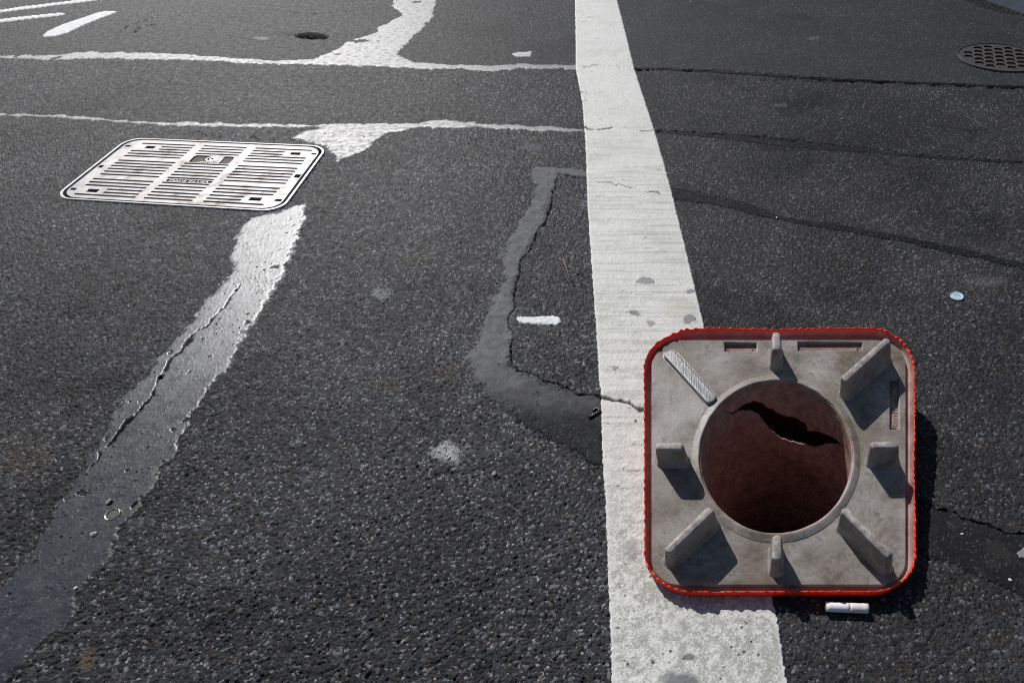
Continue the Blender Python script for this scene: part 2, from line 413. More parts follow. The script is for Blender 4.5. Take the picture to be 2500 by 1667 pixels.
CRK = np.zeros(UU.shape)
def crack(P, wpx, k=1.0, broken=0.0):
    global CRK
    d = line_dist(P); wv = wpx * (.45 + 1.1 * vnoise(UU / 16, VV / 16, 61))
    m = sstep(1.1, .3, d / np.maximum(wv * .62, .8)) * k
    if broken: m = m * sstep(broken - .12, broken + .1, fbm(UU / 30, VV / 30, 63))
    CRK = np.maximum(CRK, m)
z7 = (1050, 350, 1.96)
crack(Z(*z7, (745, 165), (620, 155), (600, 200), (575, 280), (565, 360), (545, 400), (500, 440), (490, 500), (440, 560), (420, 650), (400, 720), (410, 790), (375, 850), (385, 890), (410, 910), (385, 980), (390, 1050), (420, 1090), (500, 1115), (600, 1155), (690, 1195), (740, 1210), (800, 1220)), 3.5)
crack(Z(*z7, (800, 1220), (860, 1232), (900, 1240), (960, 1255), (1015, 1280), (1100, 1310)), 8.5)
crack(Z(2200, 1150, 2.56, (60, 180), (150, 210), (270, 245), (400, 290), (540, 340), (680, 390), (768, 395), (900, 440)), 4.2)
crack(Z(250, 680, 3.136, (1060, 60), (900, 270), (820, 350), (700, 440), (600, 560), (480, 680), (410, 840), (390, 900), (320, 990), (220, 1080), (130, 1180), (50, 1290)), 4.4)
crack(Z(250, 680, 3.136, (720, 420), (600, 560), (480, 700)), 11, .8, .5)
crack(Z(250, 680, 3.136, (220, 1080), (60, 1270), (0, 1340)), 9, .7, .48)
crack(Z(250, 680, 3.136, (130, 1180), (-30, 1400), (-100, 1480)), 7, .6, .48)
crack(Z(0, 0, 2.636, (740, 225), (830, 170), (930, 140), (1020, 105)), 3.4, 1, .42)
crack(Z(0, 0, 2.636, (840, 220), (960, 175), (1090, 120), (1170, 88), (1300, 70)), 3.4, 1, .42)
crack(D((310, 290), (520, 318), (700, 322)), 3.2, .8, .48)
crack(D((540, 20), (700, 28), (880, 20)), 3, .6, .5)
crack(D((660, 80), (740, 90), (800, 80)), 5, .6, .45)
crack(D((1750, 183), (1900, 188), (2060, 192), (2352, 203)), 3.0, .8, .35)
crack(D((1420, 158), (1700, 166), (1900, 182)), 3.0, .8, .35)
crack(D((1500, 300), (1700, 312), (1900, 332), (2100, 356), (2352, 374)), 3.0, .7, .4)
PAINTCRK = np.zeros(UU.shape); _keep = CRK.copy(); CRK = PAINTCRK
crack(Z(1380, 200, 4.355, (330, 1068), (400, 1075), (480, 1085), (560, 1102), (640, 1130), (760, 1135)), 1.9, .8)
crack(Z(1380, 200, 4.355, (865, 1172), (920, 1168), (980, 1175), (1010, 1195)), 2.4)
crack(Z(1380, 200, 4.355, (190, 498), (260, 510), (380, 515), (480, 505)), 3.0)
crack(Z(1380, 200, 4.355, (790, 528), (940, 532)), 1.8)
crack(Z(1380, 200, 4.355, (150, 108), (215, 112), (215, 225), (165, 232)), 1.5, .8, .4)
crack(D((1340, 155), (1400, 156), (1452, 157)), 1.6, .6, .4)
PAINTCRK = CRK.copy(); CRK = _keep
H -= .0045 * CRK
CC = CC * (1 - .85 * CRK[..., None])

# beds for the two iron covers, so that no stone pokes through their slots
zc = (100, 300, 3.136)
COVER_C = Z(*zc, (680, 126), (2213, 189), (1847, 693), (93, 589))       # sharp corners NW NE SE SW
def homog(src, dst):
    A = []; b = []
    for (x, y), (u, v) in zip(src, dst):
        A += [[x, y, 1, 0, 0, 0, -u * x, -u * y], [0, 0, 0, x, y, 1, -v * x, -v * y]]; b += [u, v]
    return np.append(np.linalg.solve(A, b), 1).reshape(3, 3)
_hp = homog([(0, 0), (1, 0), (1, 1), (0, 1)], COVER_C)
_q = np.c_[np.array(rrect(.004, .996, .006, .994, ((.085, .135),) * 4, 8)), np.ones(36)] @ _hp.T
COVER_R = [tuple(p) for p in _q[:, :2] / _q[:, 2:]]
_cov = window(COVER_C); csd = poly_sd(COVER_R, _cov)
kin = sstep(0, .006, csd)
H[_cov] = H[_cov] * (1 - kin) + kin * -.014
CC[_cov] = CC[_cov] * (1 - kin[..., None]) + kin[..., None] * np.array([.008, .007, .006])
MH_C = np.array([.94963, 2.18662]); MH_R = .1419
kin = sstep(MH_R + .001, MH_R - .004, np.hypot(GX - MH_C[0], GY - MH_C[1]))
H = H * (1 - kin) - .012 * kin; CC = CC * (1 - kin[..., None] * .8)

# fade the relief out to the plain sheet round it
edge = np.minimum.reduce([UU - US[0], US[-1] - UU, VV - VS[0], VS[-1] - VV])
H = H * sstep(0, 60, edge)

# ---- the traffic cone's base plane (needed for the hole it is stuck in)
TAU = math.radians(9.0)
NRM = np.array([0, -math.sin(TAU), math.cos(TAU)]); EU = np.array([0, math.cos(TAU), math.sin(TAU)]); EX = np.array([1.0, 0, 0])
C0 = np.array([0, 0, CAM_H])
def on_plane(u, v, p0, hh=0.0):
    r = np.stack(rays(u, v), -1); k = (NRM @ (p0 - C0) + hh) / (r @ NRM)
    return C0 + r * k[..., None] if r.ndim > 1 else C0 + r * k
_g = on_plane(1900, 1447, np.array([0, 0, 0.0])) if False else None
a_, b_, c_ = rays(1900, 1447); kz = -(CAM_H - .0150) / c_
P0 = C0 + np.array([a_, b_, c_]) * kz
ORG = on_plane(1897, 1117, P0)
def PL(pts, hh=0.0):
    """survey px -> plate coordinates (x, y) at height hh above the plate face"""
    P = np.array(pts, float); X = on_plane(P[:, 0], P[:, 1], P0, hh) - ORG
    return np.c_[X @ EX, X @ EU]
t_hit = ORG[2] / NRM[2]; PIT = (ORG - NRM * t_hit)[:2] + np.array([0, .022]); PIT_R = .145

def grid_faces(keep):
    n = np.full(keep.shape, -1, np.int64)
    return n
def build_road():
    idx = np.arange(NR * NC).reshape(NR, NC)
    F = np.stack([idx[1:, :-1], idx[1:, 1:], idx[:-1, 1:], idx[:-1, :-1]], -1).reshape(-1, 4)
    cx = GX.ravel()[F].mean(1); cy = GY.ravel()[F].mean(1)
    F = F[np.hypot(cx - PIT[0], cy - PIT[1]) > PIT_R]
    V = np.stack([GX, GY, H], -1).reshape(-1, 3); C = CC.reshape(-1, 3)
    c = [idx[0, 0], idx[0, -1], idx[-1, -1], idx[-1, 0]]          # far-left, far-right, near-right, near-left
    B = 400.0; n = len(V)
    V = np.vstack([V, [(-B, B, 0), (B, B, 0), (B, -B, 0), (-B, -B, 0)]]); C = np.vstack([C, np.full((4, 3), float(CC[::7, ::7].mean()))])
    # the sheet goes on all round
    rim_top = idx[0]; rim_bot = idx[-1]; rim_l = idx[:, 0]; rim_r = idx[:, -1]
    extra = [(c[1], n + 1, n, c[0]), (c[2], n + 2, n + 1, c[1]), (c[3], n + 3, n + 2, c[2]), (c[0], n, n + 3, c[3])]
    F = np.vstack([F, extra])
    return tag(link("road", mesh_np("road", V, F, C), M_ASPH), "worn dark asphalt road surface with exposed stones", "road", kind="structure")
build_road()
TOP = H.copy()

# ------------------------------------------------------------------ sealant strips, paint: sheets that lie on the stones
def overlay(name, P, material, thick, relief, jag, jscale, soft, colfn, label, cat, kind="structure", parent=None, group=None, crk=None, holes=None, drop=.0022):
    sl = window(P); sd = poly_sd(P, sl); gx, gy = GX[sl], GY[sl]
    sd = sd + jag * 2 * (fbm(gx * jscale, gy * jscale, 71 + len(name)) - .5) + jag * .5 * (vnoise(gx * jscale * 4, gy * jscale * 4, 72) - .5)
    if holes is not None: sd = np.minimum(sd, holes(sl))
    k = sstep(-soft, soft, sd)
    base = TOP[sl]; h = (base - drop) * (1 - k) + k * (und[sl] + MEANH * 1.0 + relief * (base - und[sl] - MEANH) + thick)
    ck = CRK[sl] if crk is None else crk[sl]
    h = h - .0014 * ck * k
    col = colfn(sl, sd) * (1 - .88 * ck[..., None])
    keepv = sd > -soft * 1.0
    col = np.dstack([col, sstep(.55, 1.0, k) * (1 - np.clip(ck * 3, 0, 1))])
    n, m = h.shape; idx = np.arange(n * m).reshape(n, m)
    q = np.stack([idx[1:, :-1], idx[1:, 1:], idx[:-1, 1:], idx[:-1, :-1]], -1).reshape(-1, 4)
    q = q[keepv.ravel()[q].any(1)]
    cx = gx.ravel()[q].mean(1); cy = gy.ravel()[q].mean(1); q = q[np.hypot(cx - PIT[0], cy - PIT[1]) > PIT_R]
    used, inv = np.unique(q, return_inverse=True); q = inv.reshape(-1, 4)
    V = np.stack([gx, gy, h], -1).reshape(-1, 3)[used]
    o = link(name, mesh_np(name, V, q, col.reshape(-1, 4)[used]), material, parent)
    TOP[sl] = np.where(k > .5, np.maximum(TOP[sl], h), TOP[sl])
    return tag(o, label, cat, group, kind)
def tar_col(sl, sd, base=(.021, .0225, .026), dust=.5):
    gx, gy = GX[sl], GY[sl]
    n = fbm(gx * 30, gy * 30, 81); n2 = fbm(gx * 160, gy * 160, 83, 3)
    v = (.75 + .5 * n) * (.8 + .4 * n2)
    c = np.array(base)[None, None] * v[..., None]
    d = sstep(.55, .75, fbm(gx * 60, gy * 60, 85)) * dust
    speck = sstep(.80, .86, vnoise(gx * 420, gy * 420, 88)) * .5
    c = c * (1 - d[..., None] * .4) + d[..., None] * .4 * np.array([.10, .095, .09])
    return c * (1 - speck[..., None]) + speck[..., None] * .12
GT = "sealant strips along the cracks"
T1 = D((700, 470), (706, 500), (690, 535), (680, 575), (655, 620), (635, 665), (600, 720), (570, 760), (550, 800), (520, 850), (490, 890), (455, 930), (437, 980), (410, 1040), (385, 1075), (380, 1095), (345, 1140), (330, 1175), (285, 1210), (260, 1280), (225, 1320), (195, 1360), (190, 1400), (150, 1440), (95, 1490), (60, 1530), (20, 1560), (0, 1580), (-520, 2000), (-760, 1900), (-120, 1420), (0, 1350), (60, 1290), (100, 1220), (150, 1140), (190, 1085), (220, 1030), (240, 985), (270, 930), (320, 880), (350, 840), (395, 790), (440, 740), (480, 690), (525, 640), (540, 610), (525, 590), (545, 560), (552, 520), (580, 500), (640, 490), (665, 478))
overlay("sealant_strip", T1, M_TAR, .0013, .13, .012, 60, .0090, lambda sl, sd: tar_col(sl, sd) + (.27 * sstep(1060, 560, VV[sl] + 200 * (fbm(GX[sl] * 14, GY[sl] * 14, 96) - .5)) * (.35 + 1.1 * fbm(GX[sl] * 70, GY[sl] * 70, 97)))[..., None], "broad smooth sealant strip running from the slotted cover down to the lower left corner", "sealant strip", drop=.0010, holes=lambda sl: .030 - .055 * sstep(.70, .88, fbm(GX[sl] * 50, GY[sl] * 50, 131)), group=GT)  # far end paled in the colour: painted sun glare over chalky wear
T2 = D((-1400, 225), (-120, 258), (0, 262), (150, 266), (300, 278), (430, 283), (650, 287), (740, 287), (860, 284), (960, 283), (1010, 277), (1060, 280), (1110, 285), (1200, 289), (1335, 296), (1345, 298), (1345, 306), (1335, 305), (1210, 303), (1100, 296), (1050, 296), (960, 297), (900, 305), (860, 325), (845, 345), (775, 374), (755, 350), (745, 338), (700, 330), (670, 320), (700, 303), (740, 296), (650, 295), (560, 296), (430, 293), (370, 292), (300, 287), (200, 277), (80, 271), (0, 269), (-120, 268), (-1400, 236))
overlay("sealant_strip", T2, M_TARF, .0012, .20, .012, 40, .0080, lambda sl, sd: tar_col(sl, sd, (.055, .057, .062), .6)* 1.0 + (.07 * sstep(1400, 950, UU[sl]) * fbm(GX[sl] * 40, GY[sl] * 40, 98))[..., None], "thin sealant line with a pointed flare beside the far right corner of the slotted cover", "sealant strip", drop=.0010, group=GT)  # left of the white line the colour is lightened to stand for sun glare
T3 = D((-1400, 150), (-120, 132), (0, 130), (150, 126), (180, 120), (300, 121), (430, 125), (520, 134), (640, 140), (720, 138), (765, 118), (785, 110), (800, 95), (870, 75), (862, 66), (890, 55), (920, 38), (900, 10), (905, -60), (930, -300), (985, -300), (1010, -60), (1005, 0), (995, 40), (975, 65), (950, 90), (925, 112), (915, 128), (960, 145), (1040, 150), (1130, 151), (1200, 148), (1335, 152), (1335, 163), (1200, 160), (1130, 166), (1060, 160), (960, 160), (860, 155), (740, 151), (640, 150), (560, 147), (430, 141), (250, 137), (100, 140), (0, 136), (-120, 138), (-1400, 158))
overlay("sealant_strip", T3, M_TARF, .0012, .20, .014, 30, .0080, lambda sl, sd: tar_col(sl, sd, (.055, .057, .062), .6)* 1.0 + (.07 * sstep(1400, 950, UU[sl]) * fbm(GX[sl] * 40, GY[sl] * 40, 98))[..., None], "farthest sealant seam, widening into a jagged branch that climbs out at the top", "sealant strip", holes=lambda sl: .030 - .052 * sstep(.66, .86, fbm(GX[sl] * 14, GY[sl] * 14, 133)), drop=.0010, group=GT)  # pale seam colour with glare painted in, fading out towards the right
T4 = Z(*z7, (505, 110), (740, 130), (765, 150), (765, 168), (620, 157), (590, 210), (560, 300), (560, 370), (545, 410), (490, 450), (445, 550), (420, 640), (390, 710), (410, 800), (385, 860), (410, 905), (385, 980), (390, 1060), (430, 1095), (560, 1150), (700, 1200), (830, 1218), (850, 1440), (850, 1530), (760, 1520), (600, 1440), (480, 1370), (350, 1270), (270, 1200), (220, 1130), (165, 1030), (215, 960), (260, 870), (300, 740), (360, 650), (350, 520), (390, 430), (450, 340), (490, 270), (510, 200), (470, 150))
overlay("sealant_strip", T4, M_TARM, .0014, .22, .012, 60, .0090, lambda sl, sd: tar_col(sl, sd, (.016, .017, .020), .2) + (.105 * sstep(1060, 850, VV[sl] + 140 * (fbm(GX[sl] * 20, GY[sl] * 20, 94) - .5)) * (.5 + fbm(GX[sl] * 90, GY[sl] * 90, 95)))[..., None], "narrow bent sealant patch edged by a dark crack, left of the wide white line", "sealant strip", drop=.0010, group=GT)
dk = lambda sl, sd: tar_col(sl, sd, (.007, .007, .008), .1)
T5 = D((1450, 156), (1600, 160), (1780, 172), (2000, 184), (2150, 190), (2352, 198), (2560, 206), (4200, 290), (4200, 297), (2560, 212), (2352, 204), (2150, 195), (1950, 188), (1780, 179), (1600, 166), (1450, 161))
overlay("sealant_strip", T5, M_TARD, .0012, .3, .003, 60, .002, dk, "thin dark sealant seam below the round hexagon-patterned cover", "sealant strip", drop=.0010, group=GT)
T6 = D((1495, 297), (1650, 305), (1800, 318), (1900, 330), (2000, 345), (2150, 360), (2352, 372), (2560, 383), (4200, 500), (4200, 508), (2560, 390), (2352, 379), (2150, 367), (2000, 353), (1880, 346), (1780, 336), (1650, 319), (1495, 304))
overlay("sealant_strip", T6, M_TARD, .0010, .3, .004, 60, .002, lambda sl, sd: tar_col(sl, sd, (.012, .012, .013), .1), "faint sealant seam right of the white line, second from the top", "sealant strip", drop=.0010, group=GT)
z9 = (1600, 420, 1.4933)
T7 = Z(*z9, (20, 52), (150, 70), (270, 95), (380, 130), (460, 165), (560, 180), (640, 185), (800, 215), (950, 245), (1100, 275), (1200, 300), (1344, 335), (1600, 395), (2600, 660), (2600, 700), (1600, 425), (1344, 360), (1200, 322), (1080, 300), (900, 257), (720, 227), (580, 202), (470, 180), (370, 162), (250, 127), (150, 112), (30, 97))
overlay("sealant_strip", T7, M_TARD, .0012, .22, .005, 60, .003, lambda sl, sd: tar_col(sl, sd, (.010, .010, .011), .1), "smeared dark sealant band slanting down to the right above the pale blue disc", "sealant strip", drop=.0010, group=GT)
z10 = (2200, 1150, 2.56)
T8 = Z(*z10, (-60, 140), (40, 172), (150, 212), (270, 247), (400, 292), (540, 342), (680, 392), (768, 402), (1400, 600), (3600, 1500), (3600, 2100), (1400, 1080), (1000, 900), (768, 790), (640, 720), (480, 660), (380, 600), (270, 565), (165, 535), (40, 490), (-60, 460))
overlay("sealant_strip", T8, M_TARM, .0010, .22, .005, 80, .003, lambda sl, sd: tar_col(sl, sd, (.018, .018, .019), .35), "dark smooth sealant patch under a crack, to the right of the cone base", "sealant strip", drop=.0010, group=GT)
T9 = [(2300, -60), (2339, -4), (2390, 18), (2440, 32), (2520, 44), (2700, 90), (2700, 60), (2500, 30), (2397, -6), (2300, -66)]  # dark sheet painted in place of a soft shadow at the kerb foot
overlay("grime_strip", T9, M_TARD, .0006, .2, .003, 40, .004, lambda sl, sd: tar_col(sl, sd, (.012, .012, .014), .1), "painted soft shadow along the foot of the blue-grey kerb", "painted shadow")  # grime_strip is the painted kerb shadow, not grime

# white thermoplastic line: grime, ribs, pinholes
LINE = D((1300, -340), (1316, -62), (1321, 0), (1323, 160), (1338, 240), (1345, 330), (1350, 475), (1362, 650), (1370, 760), (1377, 880), (1381, 905), (1384, 1050), (1390, 1130), (1397, 1300), (1406, 1568), (1410, 1655), (1438, 2300), (1990, 2300), (1830, 1655), (1808, 1568), (1785, 1420), (1750, 1290), (1616, 745), (1590, 635), (1551, 475), (1530, 395), (1503, 300), (1470, 200), (1457, 160), (1440, 90), (1417, 0), (1404, -62), (1332, -340))
PINS = []
for k in range(150):
    v_ = random.choice((random.uniform(1100, 1660), random.uniform(1380, 1660), random.uniform(400, 1660)))
    PINS.append((random.uniform(1380, 1910), v_, random.choice((1.9, 2.3, 2.8, 3.8, 4.6)) * (.5 if v_ < 1000 else 1)))
_sl = window(LINE); PIN = np.zeros(UU[_sl].shape)
for a_, b_, r_ in PINS: PIN = np.maximum(PIN, sstep(1.25, .5, np.hypot(UU[_sl] - a_, (VV[_sl] - b_) * 1.1) / r_))
PINF = np.zeros(UU.shape); PINF[_sl] = PIN
def paint_col(sl, sd):
    gx, gy, u, v = GX[sl], GY[sl], UU[sl], VV[sl]
    c = np.ones(u.shape + (1,)) * np.array([.625, .620, .592])
    near = sstep(1000, 1400, v); midz = sstep(260, 420, v) * (1 - near)
    streak = fbm(gx * 9, gy * 170, 101, 3)                         # trowel ribs run across the line
    g = sstep(.42, .78, streak) * midz * .45
    mott = sstep(.38, .60, .5 * fbm(gx * 130, gy * 130, 103, 5) + .18 * fbm(gx * 35, gy * 35, 104) + .32 * vnoise(gx * 640, gy * 640, 102)) * (.25 + .75 * near) * .80
    big_ = sstep(.45, .75, fbm(gx * 14, gy * 14, 105)) * .35
    grime = np.clip((g + mott + big_ * .4) * sstep(0, .012, sd + .003), 0, .85)
    c = c * (1 - grime[..., None]) + grime[..., None] * np.array([.30, .30, .265])
    fine = .88 + .24 * vnoise(gx * 520, gy * 520, 107)
    c = c * fine[..., None]
    fl = sstep(.80, .84, fbm(gx * 40, gy * 160, 108, 3)) * .7
    c = c * (1 - fl[..., None]) + fl[..., None] * np.array([.20, .20, .19])
    c = c * (1 - .93 * PINF[sl][..., None])
    def m(*a): return blob(*a)[sl][..., None]
    d = m(1665, 1668, 52, 30, .1, .45, 21); c = c * (1 - d * .85) + d * .85 * np.array([.13, .135, .155])
    d = m(1550, 770, 14, 8, .3, .8, 22); c = c * (1 - d * .8) + d * .8 * np.array([.09, .085, .06])
    d = m(1590, 793, 12, 8, .6, .9, 23); c = c * (1 - d * .7) + d * .7 * np.array([.13, .12, .08])
    d = m(1655, 755, 45, 25, .2, .5, 24); c = c * (1 - d * .35) + d * .35 * np.array([.42, .38, .29])
    d = m(1685, 1605, 18, 7, .1, .7, 25); c = c * (1 - d * .8) + d * .8 * np.array([.10, .10, .105])
    d = m(1545, 1350, 16, 24, .2, .7, 26); c = c * (1 - d * .5) + d * .5 * np.array([.22, .22, .23])
    return c
def peel(sl):
    u, v = UU[sl], VV[sl]; d = np.hypot((u - 1448) / 48, (v - 316 - .02 * (u - 1448)) / 5.0)
    return np.where(d < 1, -.004, 1.0)
_crk = np.maximum(PAINTCRK, CRK * (VV > 940))
overlay("lane_line", LINE, M_PAINT, .0024, .20, .0020, 230, .0012, paint_col, "wide white painted line running up the road under the cone base", "lane line", crk=_crk)
def white_col(sl, sd):
    gx, gy = GX[sl], GY[sl]; c = np.ones(gx.shape + (1,)) * np.array([.62, .63, .63]); f = .85 + .3 * fbm(gx * 120, gy * 120, 111)
    return c * f[..., None]
GM = "white painted marks at the top left"
overlay("painted_mark", Z(0, 0, 2.636, (-640, 150), (-300, 112), (0, 70), (120, 50), (500, 5), (620, -30), (900, -60), (900, -45), (660, 0), (510, 20), (300, 45), (0, 85), (-300, 128), (-640, 168)), M_PAINT, .0016, .3, .001, 120, .002, white_col, "longest thin white stripe in the top left corner, farthest of the three", "painted mark", group=GM)
overlay("painted_mark", Z(0, 0, 2.636, (-640, 200), (-300, 165), (0, 128), (200, 105), (380, 88), (415, 90), (424, 97), (380, 105), (200, 125), (0, 148), (-300, 188), (-640, 225)), M_PAINT, .0016, .3, .001, 120, .002, white_col, "thin white stripe in the top left with a rounded end, nearer the camera than the longest", "painted mark", group=GM)
overlay("painted_mark", Z(0, 0, 2.636, (275, 235), (310, 205), (400, 165), (520, 125), (640, 85), (690, 75), (760, 80), (640, 125), (540, 165), (430, 215), (350, 238), (285, 241)), M_PAINT, .0016, .3, .001, 120, .002, white_col, "short slanted white bar below the two thin stripes", "painted mark", group=GM)
overlay("painted_dash", Z(*z7, (412, 838), (440, 834), (480, 834), (590, 828), (622, 836), (628, 850), (622, 866), (608, 874), (540, 871), (480, 868), (425, 862)), M_PAINT, .0014, .4, .0012, 200, .0012, white_col, "small white paint dash between the cracked sealant patch and the white line", "painted dash")
overlay("painted_smudge", Z(650, 0, 1.68, (1000, 222), (1040, 214), (1090, 213), (1085, 235), (1030, 236)), M_PAINT, .0010, .4, .004, 90, .002, lambda s, d: white_col(s, d) * .62, "small pale grey paint smudge near the top, left of the white line", "paint smudge")
overlay("painted_smudge", Z(*z10, (705, 510), (735, 490), (770, 470), (860, 480), (860, 560), (770, 545), (730, 545)), M_PAINT, .0010, .4, .004, 90, .002, lambda s, d: white_col(s, d) * .34, "grey scab of old paint on the dark sealant by the right edge", "paint smudge")
# gum trodden flat on the line
def ell(cx, cy, rx, ry, n=18, s=0):
    return [(cx + rx * math.cos(a) * (1 + .22 * math.sin(3 * a + s)), cy + ry * math.sin(a) * (1 + .2 * math.cos(2 * a + s))) for a in [2 * math.pi * k / n for k in range(n)]]
def gum_col(sl, sd): return np.ones(UU[sl].shape + (1,)) * np.array([.20, .20, .20]) * (.8 + .4 * fbm(GX[sl] * 200, GY[sl] * 200, 121))[..., None]
for (a_, b_, c_, d_, q_), lab in zip(((1576, 689, 23, 12, 0), (1684, 714, 13, 7, 1), (1681, 783, 17, 12, 2), (1501, 902, 11, 6, 3)),
        ("largest grey flattened gum spot in the middle of the white line", "small grey gum spot near the right edge of the white line", "grey gum spot on the white line just above the red rim", "lone small gum spot on the white line left of the cone base")):
    overlay("chewing_gum", ell(a_, b_, c_, d_, 18, q_), M_GUM, .0021, .22, .0024, 240, .0016, gum_col, lab, "chewing gum", None, group="gum spots on the white line")

# ------------------------------------------------------------------ hole in the road under the cone
def pit():
    n = 64; rings = []
    for r, z in ((.165, -.0045), (PIT_R, -.0045), (PIT_R, -.03), (PIT_R * .97, -.3), (PIT_R * .9, -.62)):
        rings.append(np.array([(PIT[0] + r * math.cos(2 * math.pi * k / n) * (1 + .02 * math.sin(k * 5)), PIT[1] + r * math.sin(2 * math.pi * k / n), z) for k in range(n)]))
    V, F = loft(rings, close_end=True)
    tag(link("pothole", mesh_py("pothole", V, F), M_SOIL), "dark round hole in the road under the cone base", "pothole", kind="structure")
pit()

# ------------------------------------------------------------------ traffic cone, stuck point-down in the hole
MW = Matrix(((EX[0], EU[0], NRM[0], ORG[0]), (EX[1], EU[1], NRM[1], ORG[1]), (EX[2], EU[2], NRM[2], ORG[2]), (0, 0, 0, 1)))
cone = tag(empty("traffic_cone", ORG, MW), "upside-down torn traffic cone stuck in the road, grey footed base edged by red rim", "traffic cone")
def w2(V): return np.asarray(V, float) @ np.array([EX, EU, NRM]) + ORG      # plate coordinates -> world
HOLE = resample(ell(1895, 1116, 188, 186.5, 160, 0) if False else [(1895 + 188 * math.cos(a), 1115.5 + 186.5 * math.sin(a)) for a in [2 * math.pi * k / 160 for k in range(160)]], 160)
hole = PL(HOLE, .003); hc = hole.mean(0)
plate_out = PL(rrect(1590, 2213, 829, 1429, ((66, 62), (72, 66), (66, 60), (66, 62)), 14))
SLOTS = [(1769, 1847, 836, 857), (1948, 2105, 834, 855), (2173, 2195, 926, 1047)]
def slot_loop(L, R, T, B): return PL([(L, T), (R, T), (R, B), (L, B)])
base_me = filled("base_plate", [plate_out, hc + (hole - hc) * 1.08] + [slot_loop(*s) for s in SLOTS], .009, .0018, 0.0)
bm = bmesh.new(); bm.from_mesh(base_me)
for s in SLOTS:
    q = slot_loop(s[0] - 4, s[1] + 4, s[2] - 4, s[3] + 4); vs = [bm.verts.new((x, y, -.0062)) for x, y in q]; bm.faces.new(vs[::-1])
bmesh.ops.recalc_face_normals(bm, faces=bm.faces); bm.normal_update(); bm.to_mesh(base_me); bm.free()
base = link("base_plate", base_me, M_GREY, cone, False); base["label"] = "dirty grey base plate with recessed slots"
# raised lip round the opening
rr = []
for s, h_ in ((1.115, -.0008), (1.105, .0002), (1.09, .0009), (1.06, .0022), (1.03, .0034), (1.012, .0039), (1.003, .0036), (.998, .0024), (.993, .000), (.988, -.006)):
    wob = 1 + .0022 * np.sin(np.arange(160) * .9) * (s < 1.03) + .004 * (vnoise(np.arange(160) * .35, np.zeros(160), 5) - .5) * (s < 1.03)
    rr.append(np.c_[hc + (hole - hc) * (s * wob)[:, None], np.full(160, h_) + .0006 * (vnoise(np.arange(160) * .5, np.ones(160), 6) - .5)])
V, F = loft(rr); link("collar", mesh_py("collar", V, F), M_GREY, cone)
# feet
def foot(A, B, TA, TB, rb, rt, Hf, material=M_FOOT, label=None):
    A, B = PL([A, B]); TA, TB = PL([TA, TB], Hf); k = np.linalg.norm(PL([(1895 + 10, 1115)])[0] - PL([(1895, 1115)])[0]) / 10
    rb, rt = rb * k * 1.10, rt * k * 1.12; n = 14; rings = []
    for f_, rf in ((-.03, rb * 1.42), (.02, rb * 1.25), (.07, rb * 1.10), (.14, rb), (.5, (rb + rt) / 2), (.84, rt), (.93, rt * .95), (.98, rt * .80), (1.0, rt * .55)):
        f0 = max(0, min(1, f_)); a = A + (TA - A) * f0; b = B + (TB - B) * f0; d = (b - a) / np.linalg.norm(b - a); th0 = math.atan2(d[1], d[0]); ring = []
        for c, s0 in ((b, -90), (a, 90)):
            for q in range(n + 1):
                an = th0 + math.radians(s0 + 180 * q / n)
                sq = rf * (1 + .10 * abs(math.sin(2 * (an - th0))))          # squarish ends
                ring.append((c[0] + sq * math.cos(an), c[1] + sq * math.sin(an), f_ * Hf + random.uniform(-.0002, .0002)))
        rings.append(np.array(ring))
    V, F = loft(rings, close_end=True); V = V + np.c_[(vnoise(V[:, 0] * 300, V[:, 1] * 300 + V[:, 2] * 200, 4) - .5) * .0012, (vnoise(V[:, 0] * 300 + 9, V[:, 2] * 300, 5) - .5) * .0012, np.zeros(len(V))]
    o = link("foot", mesh_py("foot", V, F), material, cone)
    if label: o["label"] = label
    return o
FH = .039
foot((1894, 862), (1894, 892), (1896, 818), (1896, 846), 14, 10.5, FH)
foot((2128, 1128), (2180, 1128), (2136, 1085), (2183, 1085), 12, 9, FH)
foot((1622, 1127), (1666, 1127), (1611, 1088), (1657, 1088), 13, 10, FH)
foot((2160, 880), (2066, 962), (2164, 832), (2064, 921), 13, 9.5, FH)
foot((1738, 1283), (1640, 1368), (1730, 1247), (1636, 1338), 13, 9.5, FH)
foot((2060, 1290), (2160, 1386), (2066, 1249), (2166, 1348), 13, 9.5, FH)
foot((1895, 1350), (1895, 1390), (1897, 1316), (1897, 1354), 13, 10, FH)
foot((1638, 870), (1732, 972), (1638, 867), (1732, 969), 15, 13.5, .0045, M_STUB, "sheared-off stub of a foot")
# bosses and raised lettering in the slots
def disc_mesh(cx, cy, z0, prof, n=20):
    V, F = loft([np.array([(cx + r * math.cos(2 * math.pi * k / n), cy + r * math.sin(2 * math.pi * k / n), z0 + z) for k in range(n)]) for r, z in prof], close_end=True); return mesh_py("screw_boss", V, F)
for u, v in ((1777, 852), (1838, 851), (1958, 849), (2096, 848), (2184, 935), (2184, 1038)):
    c = PL([(u, v)])[0]; link("screw_boss", disc_mesh(c[0], c[1], -.0062, ((.0026, 0), (.0026, .003), (.0017, .003), (.0015, .0012), (.0009, .0012), (.0008, .0022), (.0003, .0022))), M_GREY, cone)
tm = text_mesh("raised_lettering", "MADE IN USA", .0105, .0006, 1.02); c = PL([(2185, 988)])[0]
tm.transform(Matrix.Translation((c[0], c[1], -.0057)) @ Matrix.Rotation(math.radians(-90), 4, 'Z')); link("raised_lettering", tm, M_GREY, cone, False)
